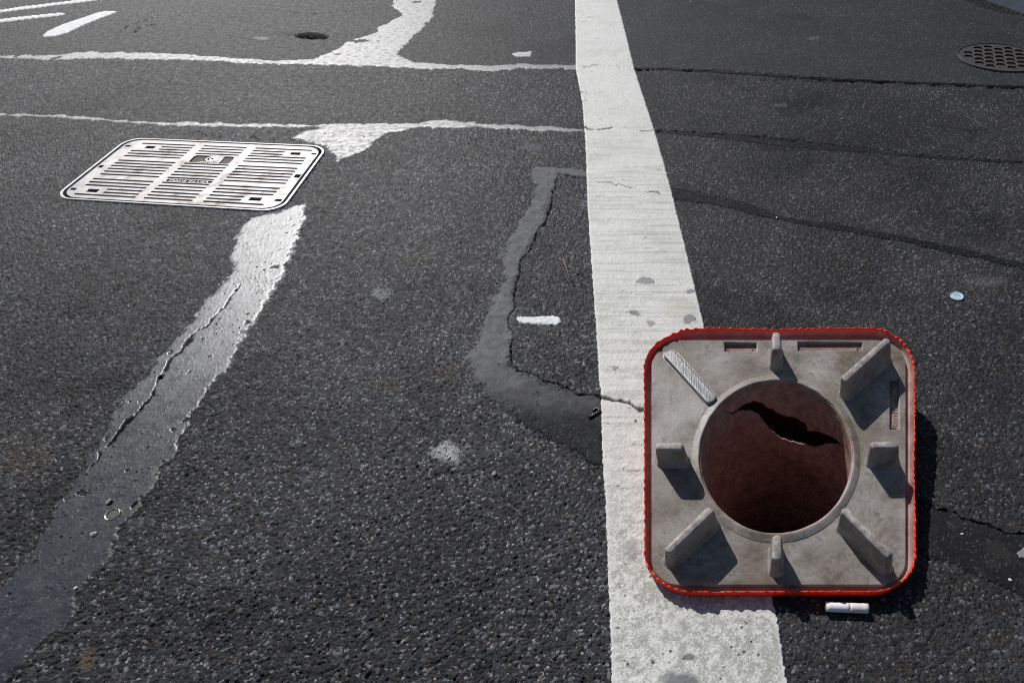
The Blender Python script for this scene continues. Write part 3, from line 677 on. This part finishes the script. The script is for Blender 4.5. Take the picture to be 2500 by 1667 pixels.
# scuff ridge beside the stub
# red rim: serrated wall round the plate
NRIM = 1100
HR = .0055
rim_px = resample(rrect(1573, 2234, 800, 1446, ((150, 92), (112, 108), (110, 95), (125, 96)), 16), NRIM)
rim_px[:, 1] += np.interp(rim_px[:, 0], [1570, 1700, 1790, 1880, 1990, 2100, 2240], [0, 0, 1, 4, 1, 0, 0]) * (rim_px[:, 1] < 900)
rim = PL(rim_px, HR); rc = rim.mean(0)
seg = np.hypot(*(np.roll(rim, -1, 0) - rim).T); arc = np.r_[0, np.cumsum(seg)[:-1]]; tot = seg.sum()
teeth = np.zeros(NRIM); a = 0.0
bulge = np.zeros(NRIM)
while a < tot:
    hgt = random.choice((.0006, .0014, .0020, .0026, .0030, .0038)); wd = random.uniform(.0030, .0058)
    d = np.abs((arc - a + tot / 2) % tot - tot / 2); teeth = np.maximum(teeth, hgt * np.clip(1 - d / wd, 0, 1) ** 1.2)
    bulge = np.maximum(bulge, .0007 * np.clip(1 - d / wd, 0, 1)); a += random.choice((random.uniform(.0065, .0105), random.uniform(.009, .014), random.uniform(.013, .021)))
wav = .0040 * (fbm(arc * 9, np.zeros(NRIM), 8) - .5)
dlump = np.abs(rim_px[:, 0] - 1712) + 3 * (rim_px[:, 1] < 1200) * 100
teeth += .004 * np.clip(1 - dlump / 26, 0, 1) * (rim_px[:, 1] > 1300)
teeth = teeth + wav
def rscale(ins): return rc + (rim - rc) * (1 - ins / .185)
def ring(ins, h_, tk=0.0, bk=0.0):
    xy = rc + (rim - rc) * (1 - (ins - bulge * bk + .0024 * (fbm(arc * 11 + 40, np.zeros(NRIM), 12) - .5)) / .185)[:, None]
    return np.c_[xy, np.full(NRIM, h_) + teeth * tk]
rings = [ring(.0030, -.0122), ring(-.0002, -.0115), ring(-.0004, -.003), ring(-.0002, .002, .3, .6), ring(0, HR - .0006, .9, 1), ring(.0006, HR, 1, .6), ring(.0013, HR, 1, -.2), ring(.0017, HR - .0022, .9, -.4)]
V, F = loft(rings); rimo = link("rim", mesh_py("rim", V, F), M_RED, cone); rimo["label"] = "bright red rim with a serrated edge"
rings = [ring(.0016, HR - .0018, .9, -.4), ring(.0019, .0012, .3), ring(.0022, -.0040), ring(.0034, -.0050), ring(.012, -.0054), ring(.022, -.0056), ring(.030, -.0056)]
V, F = loft(rings); link("rim_channel", mesh_py("rim_channel", V, F), M_PINKW, cone)
# underside skirt between rim and cone body
ho = resample([tuple(p) for p in hole], NRIM); st_ = np.argmin(np.hypot(*(ho - hc - (rim[0] - rc) * .5).T)); ho = np.roll(ho, -st_, 0)
if np.cross(rim[0] - rc, rim[NRIM // 4] - rc) * np.cross(ho[0] - hc, ho[NRIM // 4] - hc) < 0: ho = np.roll(ho[::-1], 1, 0)
rings = [ring(.0030, -.0122)] + [np.c_[rscale(.003) * (1 - t) + (hc + (ho - hc) * 1.03) * t, np.full(NRIM, -.0124 - .006 * t)] for t in (.4, .85, 1.0)]
V, F = loft(rings); link("skirt_underside", mesh_py("skirt_underside", V, F), M_RED, cone)

# cone body with the tear
NA, ND = 420, 330; LEN = .50
ang = np.linspace(0, 2 * math.pi, NA, endpoint=False)
h0 = resample([tuple(p) for p in hole], 720); ha = np.arctan2(h0[:, 1] - hc[1], h0[:, 0] - hc[0]); hr = np.hypot(*(h0 - hc).T); o_ = np.argsort(ha)
r0 = np.interp(ang, np.r_[ha[o_] - 2 * math.pi, ha[o_], ha[o_] + 2 * math.pi], np.tile(hr[o_], 3))
dd = np.linspace(0, 1, ND) ** 1.15 * LEN
A_, D_ = np.meshgrid(ang, dd)
mix_ = sstep(0, .12, D_); Rm = hr.mean()
RR = (np.tile(r0, (ND, 1)) * .987 * (1 - mix_) + Rm * .985 * mix_) - D_ * .035 - .10 * np.maximum(D_ - .16, 0)
dent = .014 * np.exp(-((A_ - math.radians(62)) / .55) ** 2 - ((D_ - .145) / .045) ** 2) * 1.0     # crumple under the tear
RR = RR + .0025 * (fbm(np.cos(A_) * 3 + 9, D_ * 25, 31) - .5) + .0006 * np.sin(D_ * 90) - dent
LEAN = .17 * np.minimum(D_, .22) * sstep(0, .03, D_)
CV = np.stack([hc[0] + LEAN + RR * np.cos(A_), hc[1] + RR * np.sin(A_), .001 - D_], -1)
pu, pv = px(w2(CV.reshape(-1, 3))); pu = pu.reshape(ND, NA); pv = pv.reshape(ND, NA)
zt = (1650, 900, 3.733)
TEAR = Z(*zt, (430, 380), (528, 396), (560, 368), (640, 315), (700, 297), (740, 298), (780, 310), (840, 350), (900, 385), (960, 415), (1010, 435), (1070, 440), (1110, 455), (1160, 485), (1185, 510), (1195, 562), (1250, 566), (1300, 575), (1400, 605), (1440, 628), (1470, 650), (1500, 685), (1517, 716), (1470, 700), (1420, 690), (1340, 698), (1240, 714), (1210, 703), (1120, 685), (1040, 665), (960, 640), (920, 615), (880, 580), (840, 530), (800, 480), (770, 445), (740, 420), (700, 395), (660, 388), (600, 390), (555, 408), (528, 424), (480, 402))
TP = np.array(TEAR)
def inpoly(x, y, P):
    r = np.zeros(x.shape, bool)
    for i in range(len(P)):
        (x1, y1), (x2, y2) = P[i], P[(i + 1) % len(P)]
        if y1 != y2: r ^= ((y1 > y) != (y2 > y)) & (x < (x2 - x1) * (y - y1) / (y2 - y1) + x1)
    return r
idx = np.arange(ND * NA).reshape(ND, NA); nx = np.roll(idx, -1, 1)
Q = np.stack([idx[:-1], nx[:-1], nx[1:], idx[1:]], -1).reshape(-1, 4)
cu_, cv_ = pu.ravel()[Q].mean(1), pv.ravel()[Q].mean(1)
cu_ = cu_ + 5 * (fbm(cu_ / 9, cv_ / 9, 61) - .5); cv_ = cv_ + 6 * (fbm(cu_ / 8, cv_ / 14, 62) - .5); ca = (A_.ravel()[Q[:, 0]])
keep = ~(inpoly(cu_, cv_, TP) & (np.sin(ca) > .02))
Q = Q[keep]
body = link("cone_body", mesh_np("cone_body", CV.reshape(-1, 3), Q), [M_INNER, M_RED], cone); body["label"] = "hollow stained cone body with a ragged tear"
sm_ = body.modifiers.new("wall", 'SOLIDIFY'); sm_.thickness = .0034; sm_.offset = -1; sm_.material_offset = 1; sm_.material_offset_rim = 0

# ------------------------------------------------------------------ slotted utility cover
KQ = np.array(COVER_C)
def homog(src, dst):
    A = []; b = []
    for (x, y), (u, v) in zip(src, dst):
        A += [[x, y, 1, 0, 0, 0, -u * x, -u * y], [0, 0, 0, x, y, 1, -v * x, -v * y]]; b += [u, v]
    return np.append(np.linalg.solve(A, b), 1).reshape(3, 3)
gq = np.stack(G(KQ[:, 0], KQ[:, 1]), -1); gc = gq.mean(0)
HM = homog([(0, 0), (1, 0), (1, 1), (0, 1)], gq - gc)
def CT(pts):
    P = np.c_[np.array(pts, float), np.ones(len(pts))] @ HM.T; return P[:, :2] / P[:, 2:]
cover = tag(empty("utility_cover", (gc[0], gc[1], 0)), "pale steel rectangular utility cover with rows of slots, set in the asphalt at left", "utility cover")
def st_rr(L, R, T, B, rs, rt, n=8): return CT(rrect(L, R, T, B, ((rs, rt),) * 4, n))
def bar(s0, s1, t, th=.0195, n=4):
    rs, rt = th * .30, th / 2; return CT(rrect(s0, s1, t - th / 2, t + th / 2, ((rs, rt * .98),) * 4, n))
loops = [st_rr(.024, .976, .030, .970, .075, .115)]
pit_t = [.0900 + .0437 * k for k in range(20)]
rowsA = [.090, .136, .180, .223, .268, .313]; rowsB = [.391 + .0456 * k for k in range(6)]; rowsC = [.695, .742, .788, .835, .880, .923]
for col, (s0, s1, d0, d1) in enumerate(((.108, .375, -.045, -.022), (.417, .628, -.028, -.022), (.668, .928, -.018, -.022))):
    for gi, rows in enumerate((rowsA, rowsB, rowsC)):
        for ri, t_ in enumerate(rows):
            a_, b_ = s0 + d0 * t_, s1 + d1 * t_
            if col == 1 and gi == 0 and ri > 3: continue
            if col == 0: a_ = .104 - .042 * t_ if gi != 0 or ri == 0 else (.215 if ri in (1, 2) else .088)
            if col == 0 and gi == 1: a_ = .085 - .018 * (t_ - .391)
            if col == 0 and gi == 2: a_ = .192 if ri in (3, 4) else .074
            if col == 2: b_ = (.82 if ri in (1, 2) else .938) if gi == 0 else (.935 if gi == 1 else (.805 if ri in (3, 4) else .925 - .003 * ri))
            loops.append(bar(a_, b_, t_))
for L, R, T, B in ((.140, .186, .130, .172), (.850, .896, .134, .175), (.112, .163, .842, .886), (.832, .883, .834, .877)):
    loops.append(CT([(L, T), (R, T), (R, B), (L, B)]))
for L, R, T, B in ((.032, .060, .132, .158), (.030, .052, .485, .525), (.030, .057, .842, .872), (.945, .968, .132, .158), (.945, .970, .478, .525), (.940, .968, .838, .868)):
    loops.append(CT([(L, T), (R, T), (R, B), (L, B)]))
LOGO = (.420, .612, .252, .372); MADE = (.408, .616, .640, .676)
loops += [st_rr(*LOGO, .016, .026, 5), st_rr(*MADE, .010, .016, 5)]
CZ = .0030
lid = link("lid", filled("lid", loops, .006, .0004, CZ), M_STEEL, cover, False)
for nm, (L, R, T, B) in (("emblem_recess", LOGO), ("lettering_recess", MADE)):
    q = CT([(L - .004, T - .004), (R + .004, T - .004), (R + .004, B + .004), (L - .004, B + .004)])
    link(nm, mesh_py(nm, [(x, y, CZ - .0022) for x, y in q], [(3, 2, 1, 0)]), M_DIRT, cover, False)
fr = filled("frame", [st_rr(0, 1, 0, 1, .085, .135, 12), st_rr(.011, .989, .015, .985, .080, .125, 12)], .012, .0009, .0036)
link("frame", fr, M_STEEL2, cover, False)
def ribbon(path, wd):
    P = np.array(path, float); d = np.gradient(P, axis=0); d /= np.linalg.norm(d, axis=1)[:, None]; nrm = np.c_[-d[:, 1], d[:, 0]] * wd / 2
    return np.vstack([P + nrm, (P - nrm)[::-1]])
SX, SY = .556, .335
def em(L): return CT([(x / SX, y / SY) for x, y in L])
def ushape(sr, sl_, t0, t1):
    c = (t0 + t1) / 2 * SY; r = (t1 - t0) / 2 * SY; out = [(sr * SX, t0 * SY), ((sr + sl_) / 2 * SX, t0 * SY)]
    out += [(sl_ * SX + r * 1.25 - r * 1.25 * math.cos(a), c - r * math.sin(a)) for a in [math.radians(90 - 180 * k / 14) for k in range(15)]]
    return out + [((sr + sl_) / 2 * SX, t1 * SY), (sr * SX, t1 * SY)]
for nm, pth in (("emblem", ushape(.563, .487, .262, .334)), ("emblem", ushape(.563, .504, .281, .315)), ("emblem", [(.520 * SX, .298 * SY), (.54 * SX, .298 * SY), (.563 * SX, .298 * SY)])):
    link("emblem", filled("emblem", [em(ribbon(pth, .0037))], .0018, 0, CZ - .0004), M_STEEL2, cover, False)
def cover_text(s, cs, ct, width, height, name):
    tm = text_mesh(name, s, 1.0, .02); n = len(tm.vertices); co = np.zeros(n * 3); tm.vertices.foreach_get("co", co); co = co.reshape(-1, 3)
    wx = np.ptp(co[:, 0]); hy = np.ptp(co[:, 1]); x0 = (co[:, 0].min() + co[:, 0].max()) / 2; y0 = (co[:, 1].min() + co[:, 1].max()) / 2
    xy = CT(np.c_[cs + (co[:, 0] - x0) / wx * width, ct - (co[:, 1] - y0) / hy * height])
    co = np.c_[xy, CZ - .0012 + (co[:, 2] > 0) * .0010]; tm.vertices.foreach_set("co", co.ravel()); tm.update()
    link(name, tm, M_STEEL2, cover, False)
cover_text("conEdison", .512, .353, .100, .024, "raised_lettering")
cover_text("MADE IN USA", .512, .658, .180, .024, "raised_lettering")

# ------------------------------------------------------------------ round hexagon cover
mh = tag(empty("manhole_cover", (MH_C[0], MH_C[1], 0)), "dark round iron cover with a honeycomb pattern at the right edge", "manhole cover")
def circ(r, n=72): return [(r * math.cos(2 * math.pi * k / n), r * math.sin(2 * math.pi * k / n)) for k in range(n)]
link("frame", filled("frame", [circ(MH_R), circ(MH_R * .965)], .010, .0006, .0035), M_IRON, mh, False)
ha_ = .0225; hexes = []; rot = math.radians(-14)
for i in range(-7, 8):
    for j in range(-7, 8):
        x, y = 1.5 * ha_ * i, math.sqrt(3) * ha_ * (j + (i % 2) / 2); xr, yr = x * math.cos(rot) - y * math.sin(rot), x * math.sin(rot) + y * math.cos(rot)
        if math.hypot(xr, yr) < MH_R * .94 - ha_ * .70:
            hexes.append([(xr + ha_ * .80 * math.cos(math.radians(60 * k) + rot), yr + ha_ * .80 * math.sin(math.radians(60 * k) + rot)) for k in range(6)])
hexes = [h for h in hexes if max(math.hypot(*p) for p in h) < MH_R * .93]
link("honeycomb_web", filled("honeycomb_web", [circ(MH_R * .945)] + hexes, .004, .0007, .0020), M_IRON, mh, False)
link("bed", filled("bed", [circ(MH_R * .94)], .003, 0, -.0016), M_RUST, mh, False)

# ------------------------------------------------------------------ kerb at the far right
def kerb():
    (x1, y1), (x2, y2) = [tuple(float(q) for q in G(*p)) for p in ((2397, 0), (2500, 36))]
    d = np.array([x2 - x1, y2 - y1]); d /= np.linalg.norm(d); nr = np.array([-d[1], d[0]])
    a = np.array([x1, y1]) - d * 3.0; b = np.array([x1, y1]) + d * 1.6
    if nr[0] < 0: nr = -nr
    prof = [(0, -.03), (.003, .052), (.006, .058), (.012, .060), (.16, .061), (.16, -.03)]
    V = []; F = []; n = 24
    for k in range(n + 1):
        p = a + (b - a) * k / n
        for o_, z_ in prof: V.append((*(p + nr * (o_ + random.uniform(-.0006, .0006))), z_))
    m = len(prof)
    for k in range(n):
        for q in range(m - 1): F.append((k * m + q, (k + 1) * m + q, (k + 1) * m + q + 1, k * m + q + 1))
    F += [tuple(range(m)), tuple(n * m + q for q in range(m))[::-1]]
    bm = bmesh.new(); vs = [bm.verts.new(v) for v in V]
    for f in F: bm.faces.new([vs[i] for i in f])
    bmesh.ops.recalc_face_normals(bm, faces=bm.faces); me = bpy.data.meshes.new("kerb"); bm.to_mesh(me); bm.free()
    tag(link("kerb", me, M_KERB, None, False), "blue-grey concrete kerb in the top right corner", "kerb", kind="structure")
kerb()

# ------------------------------------------------------------------ small litter
def gpt(u, v, z=0.0):
    a, b, c = rays(u, v); k = -(CAM_H - z) / c; return np.array([a * k, b * k, z])
def top_at(x, y):
    u, v = px(np.array([x, y, 0.0])); i = int(np.clip(np.searchsorted(VS, v), 0, NR - 1)); j = int(np.clip(np.searchsorted(US, u), 0, NC - 1))
    return float(TOP[max(i - 2, 0):i + 3, max(j - 2, 0):j + 3].max())
def cigarette():
    r = .0062; p1 = gpt(2015, 1480, r + .001); p2 = gpt(2119, 1484.5, r + .001); L = np.linalg.norm(p2 - p1); d = (p2 - p1) / L
    root = empty("cigarette_butt", p1); root.rotation_euler = (0, 0, math.atan2(d[1], d[0]))
    tag(root, "white cigarette butt lying in the shadow edge below the red rim", "cigarette butt")
    def tube(x0, x1, rad, name, m, cap=True, ns=6):
        n = 28; rings = []
        for k in range(ns + 1):
            x = x0 + (x1 - x0) * k / ns
            rings.append(np.array([(x, rad * math.cos(2 * math.pi * q / n) * (1 + .02 * math.sin(x * 900)), rad * math.sin(2 * math.pi * q / n)) for q in range(n)]))
        V, F = loft(rings, True, True); link(name, mesh_py(name, V, F), m, root)
    tube(.0006, L * .56, r * .985, "paper_tube", M_PAPER); tube(L * .56, L - .0004, r, "filter", M_PAPERT)
    tube(0, .0006, r * .86, "tobacco_end", M_FOAM, ns=1)
    n = 10; V = []; F = []                      # small dark print beside the seam, low on the near side
    for k in range(n + 1):
        a_ = math.radians(-118 + 34 * k / n)
        for x in (L * .585, L * .645): V.append((x, r * 1.012 * math.cos(a_), r * 1.012 * math.sin(a_)))
    F = [(2 * k, 2 * k + 1, 2 * k + 3, 2 * k + 2) for k in range(n) if k not in (3, 6)]
    o = link("print_mark", mesh_py("print_mark", V, F), M_BLACK, root); return root
cigarette()
def blue_disc():
    c = gpt(2336, 723.5, .003); root = empty("plastic_disc", c); root.rotation_euler = (math.radians(3), math.radians(-2), .4)
    tag(root, "pale blue round plastic disc lying on the asphalt right of the line", "plastic disc")
    xa, _, _ = gpt(2320, 723); xb, _, _ = gpt(2353, 727); R = (xb - xa) / 2 * 1.0
    n = 40; prof = ((R * .9, -.002), (R, -.0012), (R, .0006), (R * .97, .0013), (R * .90, .0013), (R * .86, .0007), (R * .60, .0007), (R * .56, .0011), (R * .50, .0011), (R * .46, .0006), (R * .1, .0008))
    V, F = loft([np.array([(r * math.cos(2 * math.pi * k / n), r * math.sin(2 * math.pi * k / n) , z) for k in range(n)]) for r, z in prof], True, True)
    link("disc_body", mesh_py("disc_body", V, F), M_BLUE, root)
    V, F = loft([np.array([(R * .25 + r * math.cos(2 * math.pi * k / 24) * 1.3, r * math.sin(2 * math.pi * k / 24), z) for k in range(24)]) for r, z in ((R * .2, .0007), (R * .19, .0012), (R * .12, .0012), (R * .10, .0007))])
    link("embossed_ring", mesh_py("embossed_ring", V, F), M_BLUE, root)
blue_disc()
def tin_cap():
    c = gpt(277, 1256, .0022); n = 22
    root = empty("bottle_cap", c); root.rotation_euler = (math.radians(4), 0, .3)
    tag(root, "flattened tin bottle cap full of dirt on the smooth sealant at lower left", "bottle cap")
    xa = gpt(261, 1256)[0]; xb = gpt(294, 1256)[0]; R = (xb - xa) / 2
    def rg(r, z, jag): return np.array([(r * math.cos(2 * math.pi * k / n) * (1 + jag * (.5 if k % 2 else -.5)), r * 1.0 * math.sin(2 * math.pi * k / n) * (1 + jag * (.5 if k % 2 else -.5)), z + random.uniform(-.0002, .0002)) for k in range(n)])
    V, F = loft([rg(R * .95, -.003, .05), rg(R, .0014, .06), rg(R * .95, .0018, .06), rg(R * .86, .0005, .02), rg(R * .8, -.0004, 0)], True)
    link("crimped_rim", mesh_py("crimped_rim", V, F), M_CAP, root)
    V, F = loft([rg(R * .84, .0000, 0), rg(R * .6, .0004, .1), rg(R * .3, .0009, .2), rg(R * .05, .0006, 0)], False, True)
    link("dirt_fill", mesh_py("dirt_fill", V, F), M_DIRT, root)
tin_cap()
def hook():
    z = .0042; a = gpt(1437, 1019.5, z); b = gpt(1461, 1005.5, z)
    path = [a, (a + b) / 2, b]
    for u, v in ((1463.5, 1000), (1460, 996.8), (1455, 996), (1450, 999), (1447.5, 1003)): path.append(gpt(u, v, z))
    P = np.array(path); o0 = P.mean(0); rings = []; n = 10
    rad = [.0020, .0022, .0020, .0014, .0012, .0012, .0011, .0009]
    T = np.gradient(P, axis=0)
    for p, t, r in zip(P, T, rad):
        t = t / np.linalg.norm(t); s_ = np.array([-t[1], t[0], 0]); s_ /= np.linalg.norm(s_)
        rings.append(np.array([p - o0 + s_ * r * math.cos(2 * math.pi * k / n) * 1.15 + np.array([0, 0, 1]) * r * 1.0 * math.sin(2 * math.pi * k / n) for k in range(n)]))
    V, F = loft(rings, True, True); o = link("plastic_hook", mesh_py("plastic_hook", V, F), M_BLACK); o.location = (o0[0], o0[1], o0[2] - .0004)
    tag(o, "small broken black plastic hook beside the left edge of the white line", "plastic hook")
hook()
def pebble(u, v, r, material, label, name="pebble", cat="pebble", flat=.6, group="loose pebbles on the road"):
    c = gpt(u, v); bm = bmesh.new(); bmesh.ops.create_icosphere(bm, subdivisions=2, radius=1.0)
    s = random.uniform(0, 50)
    for q in bm.verts:
        k = 1 + .5 * (float(vnoise(np.array(q.co.x * 1.6 + s), np.array(q.co.y * 1.6 + q.co.z * 1.3), 3)) - .5)
        q.co = Vector((q.co.x * r * k * 1.15, q.co.y * r * k * .85, q.co.z * r * k * flat))
    me = bpy.data.meshes.new(name); bm.to_mesh(me); bm.free(); o = link(name, me, material, None, False)
    o.location = (c[0], c[1], top_at(c[0], c[1]) + r * flat * .45); o.rotation_euler = (.2, .1, random.uniform(0, 6)); return tag(o, label, cat, group)
pebble(1896, 535, .0026, M_STONE, "white chip by the end of the slanting dark sealant band")
pebble(1895, 457, .0020, M_STONE2, "tan chip above the slanting dark sealant band")
pebble(1687, 7, .0030, M_STONE, "tiny white chip at the top edge, right of the white line")
pebble(1852, 203, .0022, M_STONE, "tiny white chip just under the dark seam right of the line")
pebble(2056, 292, .0030, M_STONE2, "grey chip right of the line between the two far seams")
pebble(273, 1229, .0042, M_STONE2, "flat grey stone just above the bottle cap", flat=.45)
pebble(237, 1306, .0034, M_STONE, "pale stone below and left of the bottle cap")
pebble(2347, 1305, .0020, M_STONE, "tiny white chip on the dark sealant patch at right")
pebble(2464, 1417, .0022, M_STONE, "small white chip near the right edge on the dark sealant")
pebble(192 + 0, 1437, .0022, M_STONE, "small white chip at the edge of the broad sealant strip")
pebble(1208, 1160, .0036, M_STONE2, "grey-brown stone standing out between the pale scrape and the white line")
def twig():
    P = np.array([gpt(1376, 637), gpt(1383, 655), gpt(1388, 672), gpt(1395, 690)]); P[:, 2] = [top_at(p[0], p[1]) + .0008 for p in P]; P[:, 2] = P[:, 2].max()
    o0 = P.mean(0); rings = []; n = 8
    for k, p in enumerate(P):
        r = .0011 + .0004 * math.sin(k * 2.1); rings.append(np.array([p - o0 + np.array([r * math.cos(2 * math.pi * q / n), 0, r * math.sin(2 * math.pi * q / n)]) for q in range(n)]))
    V, F = loft(rings, True, True); o = link("twig", mesh_py("twig", V, F), M_TWIG); o.location = o0
    tag(o, "thin dry brown stalk lying between the cracked sealant patch and the white line", "twig")
twig()
